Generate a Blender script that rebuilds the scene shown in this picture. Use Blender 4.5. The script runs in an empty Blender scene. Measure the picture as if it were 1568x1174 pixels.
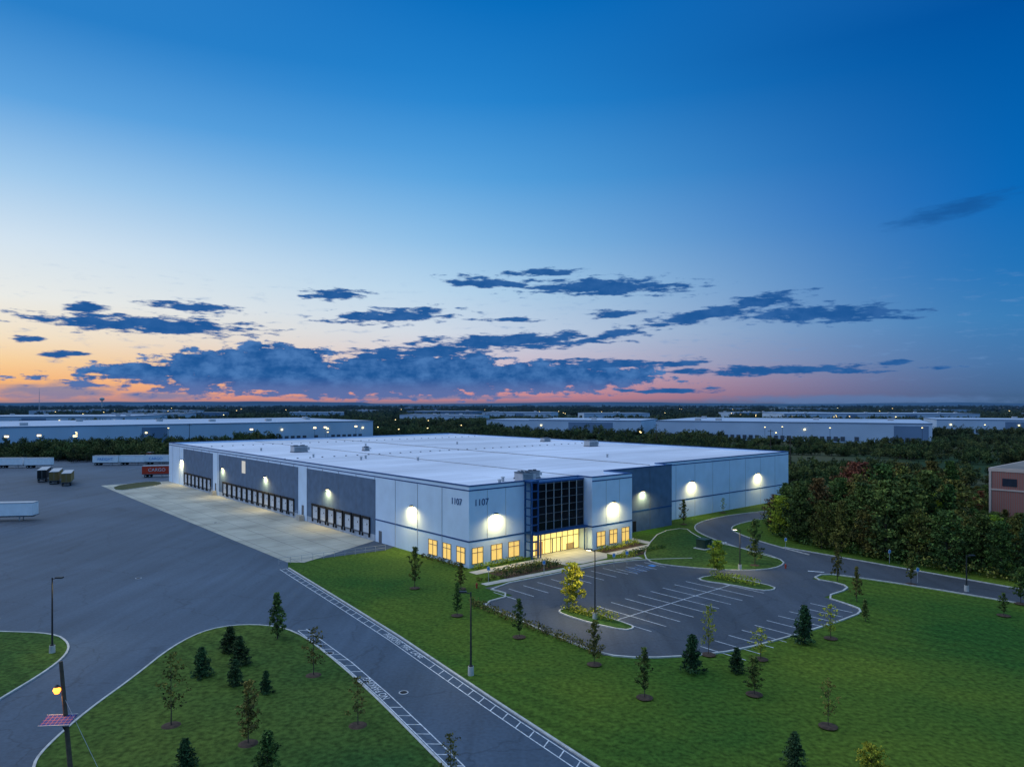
import bpy, math, random, bmesh
from mathutils import Vector, Matrix, noise
from mathutils.geometry import tessellate_polygon
random.seed(7)
R=random.random
def U(a,b): return random.uniform(a,b)
scene=bpy.context.scene
COL=scene.collection
# ------------------------------------------------ survey: photo measurement -> metres on the ground
EYE=26.0; FOC=1075.0; HOR=618.0
def G(u,v):
    d=EYE*FOC/(v-HOR); return ((u-784)/FOC*d, d)
def GP(l): return [G(*p) for p in l]
BC=Vector((-6.8,110.9)); BA=math.atan2(.656,.755)
ca,sa=math.cos(BA),math.sin(BA)
def toL(p):
    dx,dy=p[0]-BC.x,p[1]-BC.y; return (dx*ca+dy*sa,-dx*sa+dy*ca)
def toW(p): return (BC.x+p[0]*ca-p[1]*sa, BC.y+p[0]*sa+p[1]*ca)
# ------------------------------------------------ materials
def lin(c):
    return tuple(((x/255)/12.92 if x/255<=.04045 else ((x/255+.055)/1.055)**2.4) for x in c)
def nodes(m):
    m.use_nodes=True; return m.node_tree.nodes,m.node_tree.links
def M(name,col,rough=.8,var=.18,scale=1.0,metal=0,bump=0,emis=None,es=0,haze=False,detail=5,spec=.3,coord='Object',col2=None,objrand=0):
    m=bpy.data.materials.new(name); n,l=nodes(m); b=n['Principled BSDF']
    b.inputs['Roughness'].default_value=rough; b.inputs['Metallic'].default_value=metal
    b.inputs['Specular IOR Level'].default_value=spec
    tc=n.new('ShaderNodeTexCoord'); nz=n.new('ShaderNodeTexNoise'); nz.inputs['Scale'].default_value=scale; nz.inputs['Detail'].default_value=detail
    l.new(tc.outputs[coord],nz.inputs['Vector'])
    cr=n.new('ShaderNodeValToRGB'); l.new(nz.outputs['Fac'],cr.inputs['Fac'])
    c2=col2 if col2 else tuple(min(1,c*(1+var)) for c in col); c1=tuple(c*(1-var) for c in col)
    cr.color_ramp.elements[0].position=.3; cr.color_ramp.elements[1].position=.7
    cr.color_ramp.elements[0].color=(*c1,1); cr.color_ramp.elements[1].color=(*c2,1)
    out=cr.outputs['Color']
    if objrand:
        oi=n.new('ShaderNodeObjectInfo'); hs=n.new('ShaderNodeHueSaturation')
        mr=n.new('ShaderNodeMapRange'); mr.inputs['To Min'].default_value=1-objrand; mr.inputs['To Max'].default_value=1+objrand
        l.new(oi.outputs['Random'],mr.inputs['Value']); l.new(mr.outputs['Result'],hs.inputs['Value'])
        mr2=n.new('ShaderNodeMapRange'); mr2.inputs['To Min'].default_value=.46; mr2.inputs['To Max'].default_value=.52
        ml=n.new('ShaderNodeMath'); ml.operation='MULTIPLY'; ml.inputs[1].default_value=7.31
        fr=n.new('ShaderNodeMath'); fr.operation='FRACT'; l.new(oi.outputs['Random'],ml.inputs[0]); l.new(ml.outputs[0],fr.inputs[0])
        l.new(fr.outputs[0],mr2.inputs['Value']); l.new(mr2.outputs['Result'],hs.inputs['Hue'])
        l.new(out,hs.inputs['Color']); out=hs.outputs['Color']
    if haze:  # distance haze mixed into the base colour, measured from the world origin
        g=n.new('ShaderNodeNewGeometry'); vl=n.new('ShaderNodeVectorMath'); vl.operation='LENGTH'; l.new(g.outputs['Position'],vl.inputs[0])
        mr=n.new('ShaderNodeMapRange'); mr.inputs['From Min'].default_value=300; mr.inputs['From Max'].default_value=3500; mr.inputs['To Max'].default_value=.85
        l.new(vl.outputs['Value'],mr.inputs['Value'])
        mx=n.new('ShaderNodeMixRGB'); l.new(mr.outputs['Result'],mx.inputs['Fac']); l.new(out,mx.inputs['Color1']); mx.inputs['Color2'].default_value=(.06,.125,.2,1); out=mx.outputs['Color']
    l.new(out,b.inputs['Base Color'])
    if bump:
        bp=n.new('ShaderNodeBump'); bp.inputs['Strength'].default_value=bump; bp.inputs['Distance'].default_value=.05
        nb=n.new('ShaderNodeTexNoise'); nb.inputs['Scale'].default_value=scale*6+3; l.new(tc.outputs[coord],nb.inputs['Vector'])
        l.new(nb.outputs['Fac'],bp.inputs['Height']); l.new(bp.outputs['Normal'],b.inputs['Normal'])
    if emis:
        b.inputs['Emission Color'].default_value=(*emis,1); b.inputs['Emission Strength'].default_value=es
        m.cycles.emission_sampling='NONE'
    return m
def grid_mat(name,col,mort,bw,bh,ms,offset=0,rough=.8,nscale=.08,nvar=.15,rot=0,stretch=1):
    m=bpy.data.materials.new(name); n,l=nodes(m); b=n['Principled BSDF']; b.inputs['Roughness'].default_value=rough; b.inputs['Specular IOR Level'].default_value=.25
    tc=n.new('ShaderNodeTexCoord'); br=n.new('ShaderNodeTexBrick'); mp=n.new('ShaderNodeMapping'); mp.inputs['Rotation'].default_value=(0,0,rot)
    l.new(tc.outputs['Object'],mp.inputs['Vector']); l.new(mp.outputs['Vector'],br.inputs['Vector'])
    br.offset=offset; br.inputs['Scale'].default_value=1; br.inputs['Brick Width'].default_value=bw; br.inputs['Row Height'].default_value=bh; br.inputs['Mortar Size'].default_value=ms
    br.inputs['Color1'].default_value=(*col,1); br.inputs['Color2'].default_value=(*[c*.88 for c in col],1); br.inputs['Mortar'].default_value=(*mort,1)
    nz=n.new('ShaderNodeTexNoise'); nz.inputs['Scale'].default_value=nscale; nz.inputs['Detail'].default_value=7
    m2=n.new('ShaderNodeMapping'); m2.inputs['Scale'].default_value=(1,stretch,1); l.new(tc.outputs['Object'],m2.inputs['Vector']); l.new(m2.outputs['Vector'],nz.inputs['Vector'])
    mr=n.new('ShaderNodeMapRange'); mr.inputs['From Min'].default_value=.3; mr.inputs['From Max'].default_value=.7; mr.inputs['To Min'].default_value=1-nvar; mr.inputs['To Max'].default_value=1+nvar
    l.new(nz.outputs['Fac'],mr.inputs['Value'])
    vm=n.new('ShaderNodeVectorMath'); vm.operation='SCALE'; l.new(br.outputs['Color'],vm.inputs[0]); l.new(mr.outputs['Result'],vm.inputs['Scale']); l.new(vm.outputs['Vector'],b.inputs['Base Color'])
    return m
def lawn_mat(name,base):
    m=bpy.data.materials.new(name); n,l=nodes(m); b=n['Principled BSDF']; b.inputs['Roughness'].default_value=.95; b.inputs['Specular IOR Level'].default_value=.08
    g=n.new('ShaderNodeNewGeometry'); P=g.outputs['Position']
    def nz(s,d=5):
        x=n.new('ShaderNodeTexNoise'); x.inputs['Scale'].default_value=s; x.inputs['Detail'].default_value=d; l.new(P,x.inputs['Vector']); return x
    cr=n.new('ShaderNodeValToRGB'); a=nz(.045,8); l.new(a.outputs['Fac'],cr.inputs['Fac'])
    e=cr.color_ramp.elements; e[0].position=.33; e[1].position=.68
    e[0].color=(base[0]*.55,base[1]*.7,base[2]*.9,1); e[1].color=(base[0]*2.0,base[1]*1.2,base[2]*1.1,1)
    f=nz(2.2,6); mr=n.new('ShaderNodeMapRange'); mr.inputs['From Min'].default_value=.25; mr.inputs['From Max'].default_value=.75; mr.inputs['To Min'].default_value=.42; mr.inputs['To Max'].default_value=1.58; l.new(f.outputs['Fac'],mr.inputs['Value'])
    s1=n.new('ShaderNodeVectorMath'); s1.operation='SCALE'; l.new(cr.outputs['Color'],s1.inputs[0]); l.new(mr.outputs['Result'],s1.inputs['Scale'])
    out=s1.outputs['Vector']
    mp=n.new('ShaderNodeMapping'); mp.inputs['Rotation'].default_value=(0,0,math.radians(-47)); l.new(P,mp.inputs['Vector'])
    w=n.new('ShaderNodeTexWave'); w.inputs['Scale'].default_value=.15; w.inputs['Distortion'].default_value=1.8; w.inputs['Detail'].default_value=3; w.inputs['Detail Scale'].default_value=.3; l.new(mp.outputs['Vector'],w.inputs['Vector'])
    fade=nz(.03,2); m2=n.new('ShaderNodeMapRange'); m2.inputs['To Min'].default_value=.85; m2.inputs['To Max'].default_value=1.12; l.new(w.outputs['Fac'],m2.inputs['Value'])
    fm=n.new('ShaderNodeMapRange'); fm.inputs['From Min'].default_value=.4; fm.inputs['From Max'].default_value=.6; l.new(fade.outputs['Fac'],fm.inputs['Value'])
    mxs=n.new('ShaderNodeMix'); mxs.inputs[2].default_value=1.0; l.new(fm.outputs['Result'],mxs.inputs[0]); l.new(m2.outputs['Result'],mxs.inputs[3])
    s2=n.new('ShaderNodeVectorMath'); s2.operation='SCALE'; l.new(out,s2.inputs[0]); l.new(mxs.outputs[0],s2.inputs['Scale']); out=s2.outputs['Vector']
    vl=n.new('ShaderNodeVectorMath'); vl.operation='LENGTH'; l.new(P,vl.inputs[0])
    fz=nz(.012,6); cr2=n.new('ShaderNodeValToRGB'); l.new(fz.outputs['Fac'],cr2.inputs['Fac']); e=cr2.color_ramp.elements
    e[0].position=.4; e[0].color=(.025,.05,.022,1); e[1].position=.65; e[1].color=(.09,.09,.05,1)
    r1=n.new('ShaderNodeMapRange'); r1.inputs['From Min'].default_value=170; r1.inputs['From Max'].default_value=260; l.new(vl.outputs['Value'],r1.inputs['Value'])
    mx=n.new('ShaderNodeMixRGB'); l.new(r1.outputs['Result'],mx.inputs['Fac']); l.new(out,mx.inputs['Color1']); l.new(cr2.outputs['Color'],mx.inputs['Color2'])
    r2=n.new('ShaderNodeMapRange'); r2.inputs['From Min'].default_value=500; r2.inputs['From Max'].default_value=5000; r2.inputs['To Max'].default_value=.9; l.new(vl.outputs['Value'],r2.inputs['Value'])
    mx2=n.new('ShaderNodeMixRGB'); l.new(r2.outputs['Result'],mx2.inputs['Fac']); l.new(mx.outputs['Color'],mx2.inputs['Color1']); mx2.inputs['Color2'].default_value=(.06,.125,.19,1)  # far ground fades to blue: distance haze put into the colour
    l.new(mx2.outputs['Color'],b.inputs['Base Color'])
    bp=n.new('ShaderNodeBump'); bp.inputs['Strength'].default_value=.6; bp.inputs['Distance'].default_value=.1; q=nz(7,3); l.new(q.outputs['Fac'],bp.inputs['Height']); l.new(bp.outputs['Normal'],b.inputs['Normal'])
    return m
def asphalt_mat(name,base,patch=.3):
    m=bpy.data.materials.new(name); n,l=nodes(m); b=n['Principled BSDF']; b.inputs['Roughness'].default_value=.68; b.inputs['Specular IOR Level'].default_value=.35
    g=n.new('ShaderNodeNewGeometry'); P=g.outputs['Position']
    def nz(s,d,st=(1,1,1),rot=0):
        mp=n.new('ShaderNodeMapping'); mp.inputs['Scale'].default_value=st; mp.inputs['Rotation'].default_value=(0,0,rot); l.new(P,mp.inputs['Vector'])
        x=n.new('ShaderNodeTexNoise'); x.inputs['Scale'].default_value=s; x.inputs['Detail'].default_value=d; l.new(mp.outputs['Vector'],x.inputs['Vector']); return x.outputs['Fac']
    def mr(x,a,b2,lo=.3,hi=.7):
        r=n.new('ShaderNodeMapRange'); r.inputs['From Min'].default_value=lo; r.inputs['From Max'].default_value=hi; r.inputs['To Min'].default_value=a; r.inputs['To Max'].default_value=b2; l.new(x,r.inputs['Value']); return r.outputs['Result']
    def mul(a,b2):
        k=n.new('ShaderNodeMath'); k.operation='MULTIPLY'; l.new(a,k.inputs[0]); l.new(b2,k.inputs[1]); return k.outputs[0]
    k=mul(mr(nz(.035,7),1-patch,1+patch),mr(nz(3,6),.84,1.16))
    k=mul(k,mr(nz(.5,4,(1,.06,1),math.radians(-34)),.82,1.16))
    vo=n.new('ShaderNodeTexVoronoi'); vo.feature='DISTANCE_TO_EDGE'; vo.inputs['Scale'].default_value=.09
    dz=n.new('ShaderNodeTexNoise'); dz.inputs['Scale'].default_value=.5; dz.inputs['Detail'].default_value=4; l.new(P,dz.inputs['Vector'])
    ad=n.new('ShaderNodeVectorMath'); ad.operation='MULTIPLY_ADD'; l.new(dz.outputs['Color'],ad.inputs[0]); ad.inputs[1].default_value=(3,3,0); l.new(P,ad.inputs[2]); l.new(ad.outputs[0],vo.inputs['Vector'])
    k=mul(k,mr(vo.outputs['Distance'],.72,1,.0,.014))
    s=n.new('ShaderNodeVectorMath'); s.operation='SCALE'; s.inputs[0].default_value=base; l.new(k,s.inputs['Scale']); l.new(s.outputs['Vector'],b.inputs['Base Color'])
    return m
white=M('white_precast',(.6,.75,.92),.7,.06,.35)
greyw=M('blue_grey_precast',(.095,.155,.245),.75,.15,.6,bump=.2)
navy=M('navy_trim',(.012,.07,.22),.5,.1,1)
dark=M('black_rubber',(.012,.013,.015),.8,.3,2)
doorw=M('dock_door_panel',(.55,.6,.66),.6,.08,.5)
lightg=M('light_grey_metal',(.4,.42,.45),.5,.1,1)
winlit=M('lit_window_glass',(.5,.4,.2),.3,.2,1,emis=(1,.62,.13),es=.85)
entlit=M('lit_lobby_glass',(.5,.4,.2),.3,.2,1,emis=(1,.78,.22),es=1.2)
glassd=M('dark_curtain_glass',(.006,.009,.014),.08,.2,.4,spec=.25)
mull=M('mullion',(.1,.12,.15),.5,.1,1)
frame=M('bronze_frame',(.2,.19,.15),.5,.1,1)
roofm=grid_mat('roof_membrane',(.72,.745,.83),(.46,.49,.58),30,3.05,.06,.5,.6,.02,.2,0,3)
concrete=grid_mat('concrete_slab',(.43,.42,.35),(.2,.2,.18),4.6,4.6,.07,0,.85,.12,.24)
walkm=grid_mat('sidewalk_concrete',(.5,.48,.43),(.28,.28,.26),1.6,1.6,.04,0,.85,.3,.12)
kerbm=M('kerb_concrete',(.48,.48,.46),.85,.2,1.5)
paint=M('white_paint',(.58,.61,.64),.7,.35,2.5)
bluep=M('blue_paint',(.06,.25,.6),.7,.2,2)
lampon=M('lamp_lens',(1,.9,.6),.3,.05,1,emis=(1,.86,.5),es=14)
lampor=M('orange_lamp_lens',(1,.4,.1),.3,.05,1,emis=(1,.3,.035),es=3.5)
farlamp=M('distant_lamp_lens',(1,.8,.5),.3,.05,1,emis=(1,.74,.3),es=4)
polem=M('dark_pole_metal',(.03,.032,.035),.5,.2,2)
bark=M('bark',(.07,.055,.045),.9,.3,6)
mulch=M('mulch',(.07,.045,.03),.95,.4,3)
asph=asphalt_mat('asphalt',(.056,.083,.12),.26)
asph2=asphalt_mat('parking_asphalt',(.06,.07,.086),.24)
lawn=lawn_mat('lawn_grass',(.05,.125,.016))
lawn2=lawn_mat('island_grass',(.042,.105,.02))
# ------------------------------------------------ mesh builder
class MB:
    def __init__(s): s.v=[];s.f=[];s.m=[];s.mats=[]
    def mi(s,mat):
        if mat not in s.mats: s.mats.append(mat)
        return s.mats.index(mat)
    def face(s,pts,mat):
        i=len(s.v); s.v+= [tuple(p) for p in pts]; s.f.append(tuple(range(i,i+len(pts)))); s.m.append(s.mi(mat))
    def box(s,x0,x1,y0,y1,z0,z1,mat):
        i=len(s.v); s.v+=[(x0,y0,z0),(x1,y0,z0),(x1,y1,z0),(x0,y1,z0),(x0,y0,z1),(x1,y0,z1),(x1,y1,z1),(x0,y1,z1)]
        k=s.mi(mat)
        for q in ((0,3,2,1),(4,5,6,7),(0,1,5,4),(1,2,6,5),(2,3,7,6),(3,0,4,7)):
            s.f.append(tuple(i+a for a in q)); s.m.append(k)
    def tube(s,p0,p1,r0,r1,mat,seg=8,cap=True):
        p0,p1=Vector(p0),Vector(p1); d=(p1-p0)
        if d.length<1e-6:return
        d.normalize(); a=d.orthogonal().normalized(); b=d.cross(a); i=len(s.v); k=s.mi(mat)
        for p,r in ((p0,r0),(p1,r1)):
            for j in range(seg):
                t=2*math.pi*j/seg; s.v.append(tuple(p+(a*math.cos(t)+b*math.sin(t))*r))
        for j in range(seg):
            j2=(j+1)%seg; s.f.append((i+j,i+j2,i+seg+j2,i+seg+j)); s.m.append(k)
        if cap:
            s.f.append(tuple(i+seg+j for j in range(seg))); s.m.append(k)
            s.f.append(tuple(i+j for j in reversed(range(seg)))); s.m.append(k)
    def poly(s,pts,z,mat):
        i=len(s.v); s.v+=[(p[0],p[1],z) for p in pts]; k=s.mi(mat)
        for t in tessellate_polygon([[Vector((p[0],p[1],0)) for p in pts]]):
            a,b,c=[Vector((*pts[j],0)) for j in t]
            if (b-a).cross(c-a).z<0: t=(t[0],t[2],t[1])
            s.f.append(tuple(i+j for j in t)); s.m.append(k)
    def strip(s,pts,o0,o1,z0,z1,mat,closed=False):
        A=offset(pts,o0,closed);B=offset(pts,o1,closed); n=len(pts)
        for j in range(n if closed else n-1):
            q=(j+1)%n
            s.face([(*A[j],z1),(*B[j],z1),(*B[q],z1),(*A[q],z1)],mat)
            if z1-z0>.01:
                s.face([(*A[j],z0),(*A[j],z1),(*A[q],z1),(*A[q],z0)],mat)
                s.face([(*B[j],z0),(*B[q],z0),(*B[q],z1),(*B[j],z1)],mat)
    def obj(s,name,parent=None,loc=None,rot=None,me=None):
        if me is None: me=s.mesh(name)
        o=bpy.data.objects.new(name,me); COL.objects.link(o)
        if parent: o.parent=parent
        if loc: o.location=loc
        if rot is not None: o.rotation_euler=(0,0,rot)
        return o
    def mesh(s,name):
        me=bpy.data.meshes.new(name); me.from_pydata(s.v,[],s.f)
        for m in s.mats: me.materials.append(m)
        me.polygons.foreach_set('material_index',s.m)
        me.update(); return me
def offset(pts,d,closed=False):
    n=len(pts); out=[]
    for i in range(n):
        p=Vector(pts[i][:2])
        a=Vector(pts[i-1][:2]) if (i>0 or closed) else None
        b=Vector(pts[(i+1)%n][:2]) if (i<n-1 or closed) else None
        ns=[]
        if a is not None: t=(p-a).normalized(); ns.append(Vector((-t.y,t.x)))
        if b is not None: t=(b-p).normalized(); ns.append(Vector((-t.y,t.x)))
        if len(ns)==2:
            m=(ns[0]+ns[1]).normalized(); k=min(2.0,1/max(.3,m.dot(ns[0]))); q=p+m*d*k
        else: q=p+ns[0]*d
        out.append((q.x,q.y))
    return out
def smooth(pts,it=2,closed=False):
    for _ in range(it):
        o=[]; n=len(pts)
        if not closed:o.append(pts[0])
        for i in range(n if closed else n-1):
            a,b=pts[i],pts[(i+1)%n]
            o.append((a[0]*.75+b[0]*.25,a[1]*.75+b[1]*.25)); o.append((a[0]*.25+b[0]*.75,a[1]*.25+b[1]*.75))
        if not closed:o.append(pts[-1])
        pts=o
    return pts
def area(p): return sum(p[i-1][0]*p[i][1]-p[i][0]*p[i-1][1] for i in range(len(p)))/2
def empty(name,loc=(0,0,0),rot=0):
    o=bpy.data.objects.new(name,None); COL.objects.link(o); o.location=loc; o.rotation_euler=(0,0,rot); return o
def spot(name,loc,d,power,color,parent=None,angle=150,size=.15,blend=1):
    L=bpy.data.lights.new(name,'SPOT'); L.energy=power; L.color=color; L.spot_size=math.radians(angle); L.spot_blend=blend; L.shadow_soft_size=size
    o=bpy.data.objects.new(name,L); COL.objects.link(o); o.location=loc; o.rotation_euler=Vector(d).to_track_quat('-Z','Y').to_euler()
    if parent:o.parent=parent
    return o
# ------------------------------------------------ ground and paved surfaces
mb=MB(); mb.face([(-14000,-600,0),(14000,-600,0),(14000,15000,0),(-14000,15000,0)],lawn); mb.obj('ground')
LANE=GP([(441,870),(530,925),(610,975),(690,1029),(760,1076),(830,1122),(910,1174)]); LANE+= [(22,27),(36,7),(56,-22)]
court=LANE+[(-60,-30),(-260,60),(-420,250)]+GP([(0,700),(262,707)])+[toW((10,150)),toW((5,25)),G(590,842),G(441,861)]
mb=MB(); mb.poly(court,.02,asph); mb.obj('asphalt_truck_court')
mb=MB(); mb.strip(LANE,0,.22,0,.14,kerbm); mb.obj('lane_kerb')
def island(name,px,mat=lawn2,it=2,zt=.11,h=.15,kw=.2):
    p=GP(px)
    if area(p)<0:p=p[::-1]
    p=smooth(p,it,True)
    e=empty(name); mb=MB(); mb.poly(offset(p,kw*.9,True),zt,mat); mb.obj('surface',e)
    mb=MB(); mb.strip(p,0,kw,0,h,kerbm,True); mb.obj('kerb',e)
    return p
ISL=island('grass_island',[(455,965),(520,1016),(575,1066),(625,1116),(684,1176),(760,1245),(300,1700),(30,1330),(45,1180),(62,1150),(130,1090),(200,1040),(262,990),(320,962),(390,955)],it=2)
island('grass_island',[(-60,966),(0,967),(85,970),(108,985),(104,1003),(70,1030),(0,1072),(-70,1115)],it=2)
island('grass_island',[(170,745),(215,738),(245,737),(250,742),(215,747),(178,752)],it=1)
ap=[toL(p) for p in GP([(178,753),(425,863),(592,841)])]
mb=MB(); mb.poly([(-.0,29.5),(0,166),(ap[0][0],166),(ap[0][0],ap[1][1]),(ap[0][0]+2,ap[1][1]-2),(-1.0,29.5-.5)],.03,concrete)
apron=mb.obj('concrete_apron',loc=(BC.x,BC.y,0),rot=BA)
LOTpx=[(742,900),(880,873),(930,863),(985,857),(1060,855),(1120,838),(1200,838),(1330,861),(1568,903),(1700,926),(1700,948),(1568,925),(1400,897),(1310,884),(1262,878),(1243,886),(1290,894),(1300,902),(1262,914),(1300,926),(1320,934),(1310,943),(1220,972),(1130,996),(1065,1004),(985,1008),(925,1003),(870,982),(760,935),(738,924),(785,911)]
LOT=GP(LOTpx)
mb=MB(); mb.poly(LOT,.02,asph2); mb.obj('parking_lot')
lk=smooth(GP(LOTpx[9:]+LOTpx[:5]),1)
mb=MB(); mb.strip(lk,-.1,.12,0,.14,kerbm); mb.strip(GP([(1200,838),(1330,861),(1568,903),(1700,926)]),-.1,.12,0,.14,kerbm); mb.obj('lot_kerb')
RC=smooth(GP([(1250,862),(1160,838),(1112,822),(1088,810),(1100,800),(1150,790),(1230,782),(1330,774)]),2)
mb=MB(); mb.strip(RC,-3.6,3.6,.03,.03,asph2)
mb.strip(RC[3:],-3.8,-3.6,0,.15,kerbm); mb.strip(RC[3:],3.6,3.8,0,.15,kerbm); mb.obj('service_road')
island('grass_island',[(1000,863),(985,853),(990,836),(1010,814),(1050,808),(1062,818),(1085,829),(1130,838),(1175,849),(1203,860),(1196,868),(1170,873),(1120,874),(1050,869)],it=1)
island('planting_island',[(853,935),(870,931),(905,938),(968,957),(972,963),(955,966),(905,955),(860,941)],lawn2,it=1)
island('planting_island',[(1068,885),(1100,880),(1150,890),(1188,899),(1186,904),(1165,905),(1120,896),(1075,890)],lawn2,it=1)
walks=empty('sidewalk',(BC.x,BC.y,0),BA)
mb=MB()
def lw(px): return [toL(G(*p)) for p in px]
mb.strip([(-1.6,-3),(13,-3.2)],-1,1,.04,.04,walkm)
mb.poly([(13,-.1),(13,-8.5),(16,-9.5),(22,-9.5),(24.7,-7),(24.7,-.1)],.048,walkm)
mb.strip([(24.7,-7.8),(37.5,-7.8),(38.5,2.9)],-1,1,.052,.052,walkm)
mb.strip(lw([(745,897),(880,871),(930,861),(985,855)]),.1,1.5,.056,.056,walkm)
mb.strip([(37.8,-7.8),(37.5,-13)],-1,1,.06,.06,walkm)
mb.obj('paving',walks)
beds=MB(); beds.poly([(0.3,-4.4),(12.6,-4.6),(12.6,-9),(0.3,-9)],.035,mulch); beds.poly([(25.5,-9.2),(36.2,-9.2),(36.2,-11.5),(25.5,-11.5)],.035,mulch); beds.poly([(25,-3.6),(36,-3.6),(36,-6.6),(25,-6.6)],.035,mulch)
beds.obj('mulch_bed',loc=(BC.x,BC.y,0),rot=BA)
mk=MB()
def line(mb,a,b,w,z,mat):
    a,b=Vector(a[:2]),Vector(b[:2]); t=(b-a).normalized(); n=Vector((-t.y,t.x))*w/2
    mb.face([(*(a-n),z),(*(b-n),z),(*(b+n),z),(*(a+n),z)],mat)
def Lline(mb,a,b,w=.12,z=.028,mat=paint): line(mb,toW(a),toW(b),w,z,mat)
Lline(mk,(-3,-32.7),(23,-32.7))
for i in range(10): Lline(mk,(-3+i*2.75,-38.1),(-3+i*2.75,-27.3),z=.032)
for i in range(5): Lline(mk,(-6+i*2.75,-18.6),(-6+i*2.75,-13.4))
for i in range(4): Lline(mk,(7.8+i*2.75,-18.9),(7.8+i*2.75,-13.8))
for i in range(5):
    x=17.3+i*2.3; Lline(mk,(x,-19.8),(x,-15.5),mat=paint)
for i in range(6): Lline(mk,(17.6+i*.75,-19.4),(18.4+i*.75,-16.4),.1,.036,bluep)
for x in (23.3,25.6): mk.poly([toW((x-.5,-18.4)),toW((x+.5,-18.4)),toW((x+.5,-17.3)),toW((x-.5,-17.3))],.037,bluep)
for i in range(10): Lline(mk,(-3+i*2.75,-50),(-3+i*2.75,-44.6))
line(mk,G(1237,874),G(1262,876),.4,.032,paint)
line(mk,G(1100,835),G(1112,830),.3,.038,paint)
mk.obj('parking_markings')
def length_pts(pts,step):
    out=[];acc=0;nxt=0
    for i in range(len(pts)-1):
        a,b=Vector(pts[i]),Vector(pts[i+1]); L=(b-a).length
        while nxt<acc+L:
            out.append((a+(b-a)*((nxt-acc)/L),(b-a).normalized())); nxt+=step
        acc+=L
    return out
fl=MB()
def hatch(pts,sgn,w,gaps):
    ins=offset(pts,sgn*.3); out=offset(pts,sgn*(w+.3))
    fl.strip(ins,-.05,.05,.028,.028,paint); fl.strip(out,-.05,.05,.028,.028,paint)
    for i,(p,t) in enumerate(length_pts(pts,1.9)):
        if any(a<=i*1.9<=b for a,b in gaps): continue
        n=Vector((-t.y,t.x))*sgn
        line(fl,p+n*.33,p+n*(w+.27)+t*.6,.1,.032,paint)
hatch(LANE,-1,.98,[(37.5,48)])
LEFT=GP([(452,966),(520,1018),(575,1068),(625,1118),(684,1178)])+[(2,36)]
hatch(LEFT,1,.98,[(17.5,23.5)])
flo=fl.obj('fire_lane_marking')
def text(name,body,size,loc,rot,mat,parent=None,ext=.0,align='LEFT',rx=0,sx=1):
    c=bpy.data.curves.new(name,'FONT'); c.body=body; c.size=size; c.extrude=ext; c.align_x=align; c.align_y='CENTER'; c.materials.append(mat)
    o=bpy.data.objects.new(name,c); COL.objects.link(o); o.location=loc; o.rotation_euler=(rx,0,rot); o.scale=(sx,1,1)
    if parent:o.parent=parent
    return o
pl=length_pts(LANE,.5)
p,t=pl[76]; n=Vector((t.y,-t.x)); q=p+n*.8
text('lettering','PARKING  FIRE  LANE',1.0,(q.x,q.y,.034),math.atan2(t.y,t.x),paint,flo,sx=.95)
pl=length_pts(LEFT,.5); p,t=pl[46]; n=Vector((-t.y,t.x)); q=p+n*.8
text('lettering_opposite','NO PARKING',1.0,(q.x,q.y,.034),math.atan2(t.y,t.x)+math.pi,paint,flo,sx=.9)
for u,v in ((212,885),(330,800),(505,1000),(618,1060)):
    mb=MB(); mb.tube((0,0,.02),(0,0,.035),.45,.45,lightg,14); mb.tube((0,0,.035),(0,0,.04),.33,.33,dark,14); x,y=G(u,v); mb.obj('manhole_cover',loc=(x,y,0))
# ------------------------------------------------ main warehouse
wh=empty('warehouse_building',(BC.x,BC.y,0),BA)
HT=13.0
OUT=[(0,0),(24.8,0),(24.8,-3.5),(35.8,-3.5),(35.8,3),(57,3),(57,7),(115,7),(115,165),(0,165)]
mb=MB(); n=len(OUT); INN=offset(OUT,.3,True)
for i in range(n):
    a,b=OUT[i],OUT[(i+1)%n]; c,d=INN[i],INN[(i+1)%n]
    mt=greyw if i in(4,5) else white
    mb.face([(*a,0),(*b,0),(*b,HT),(*a,HT)],mt); mb.face([(*d,12.3),(*c,12.3),(*c,HT),(*d,HT)],white)
mb.obj('walls',wh)
mb=MB(); mb.poly(INN,12.4,roofm); mb.obj('roof',wh)
mb=MB(); mb.strip(OUT,-.06,.34,HT-.12,HT+.06,navy,True); mb.obj('parapet_coping',wh)
def onW(mb,t0,t1,z0,z1,mat,d=.03): mb.box(-d,0.02,t0,t1,z0,z1,mat)
def onS(mb,x0,x1,z0,z1,mat,y=0,d=.03): mb.box(x0,x1,y-d,y+.02,z0,z1,mat)
pn=MB()
for a,b in ((29,58.8),(63.3,116),(121,149)): onW(pn,a,b,4.6,11.7,greyw,.05)
onW(pn,0,165,12.15,12.35,navy,.03)
onW(pn,0,29,4.05,4.3,navy,.03)
onS(pn,0.0,12.2,12.15,12.35,navy); onS(pn,0.0,12.2,4.05,4.3,navy)
onS(pn,24.8,35.8,12.15,12.35,navy,-3.5); onS(pn,24.8,35.8,4.05,4.3,navy,-3.5)
onS(pn,35.9,57,4.05,4.3,navy,3); onS(pn,57,115,4.05,4.3,navy,7); onS(pn,57,115,12.15,12.35,navy,7)
pn.box(24.77,24.82,-3.5,0,4.05,4.3,navy)
pn.obj('colour_bands',wh)
jn=MB()
t=7.3
while t<165: onW(jn,t,t+.05,0,12.1,mull if 29<t<149 else lightg,.056); t+=7.3
for x in (3.7,7.6): onS(jn,x,x+.05,4.35,12.1,lightg,0,.035)
for x in (28.5,32.2): onS(jn,x,x+.05,4.35,12.1,lightg,-3.5,.035)
x=64.0
while x<115: onS(jn,x,x+.06,0,12.1,lightg,7,.035); x+=7.3
for x in (42,49.5): onS(jn,x,x+.06,0,12.1,mull,3,.035)
jn.obj('panel_joints',wh)
dd=MB()
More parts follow.
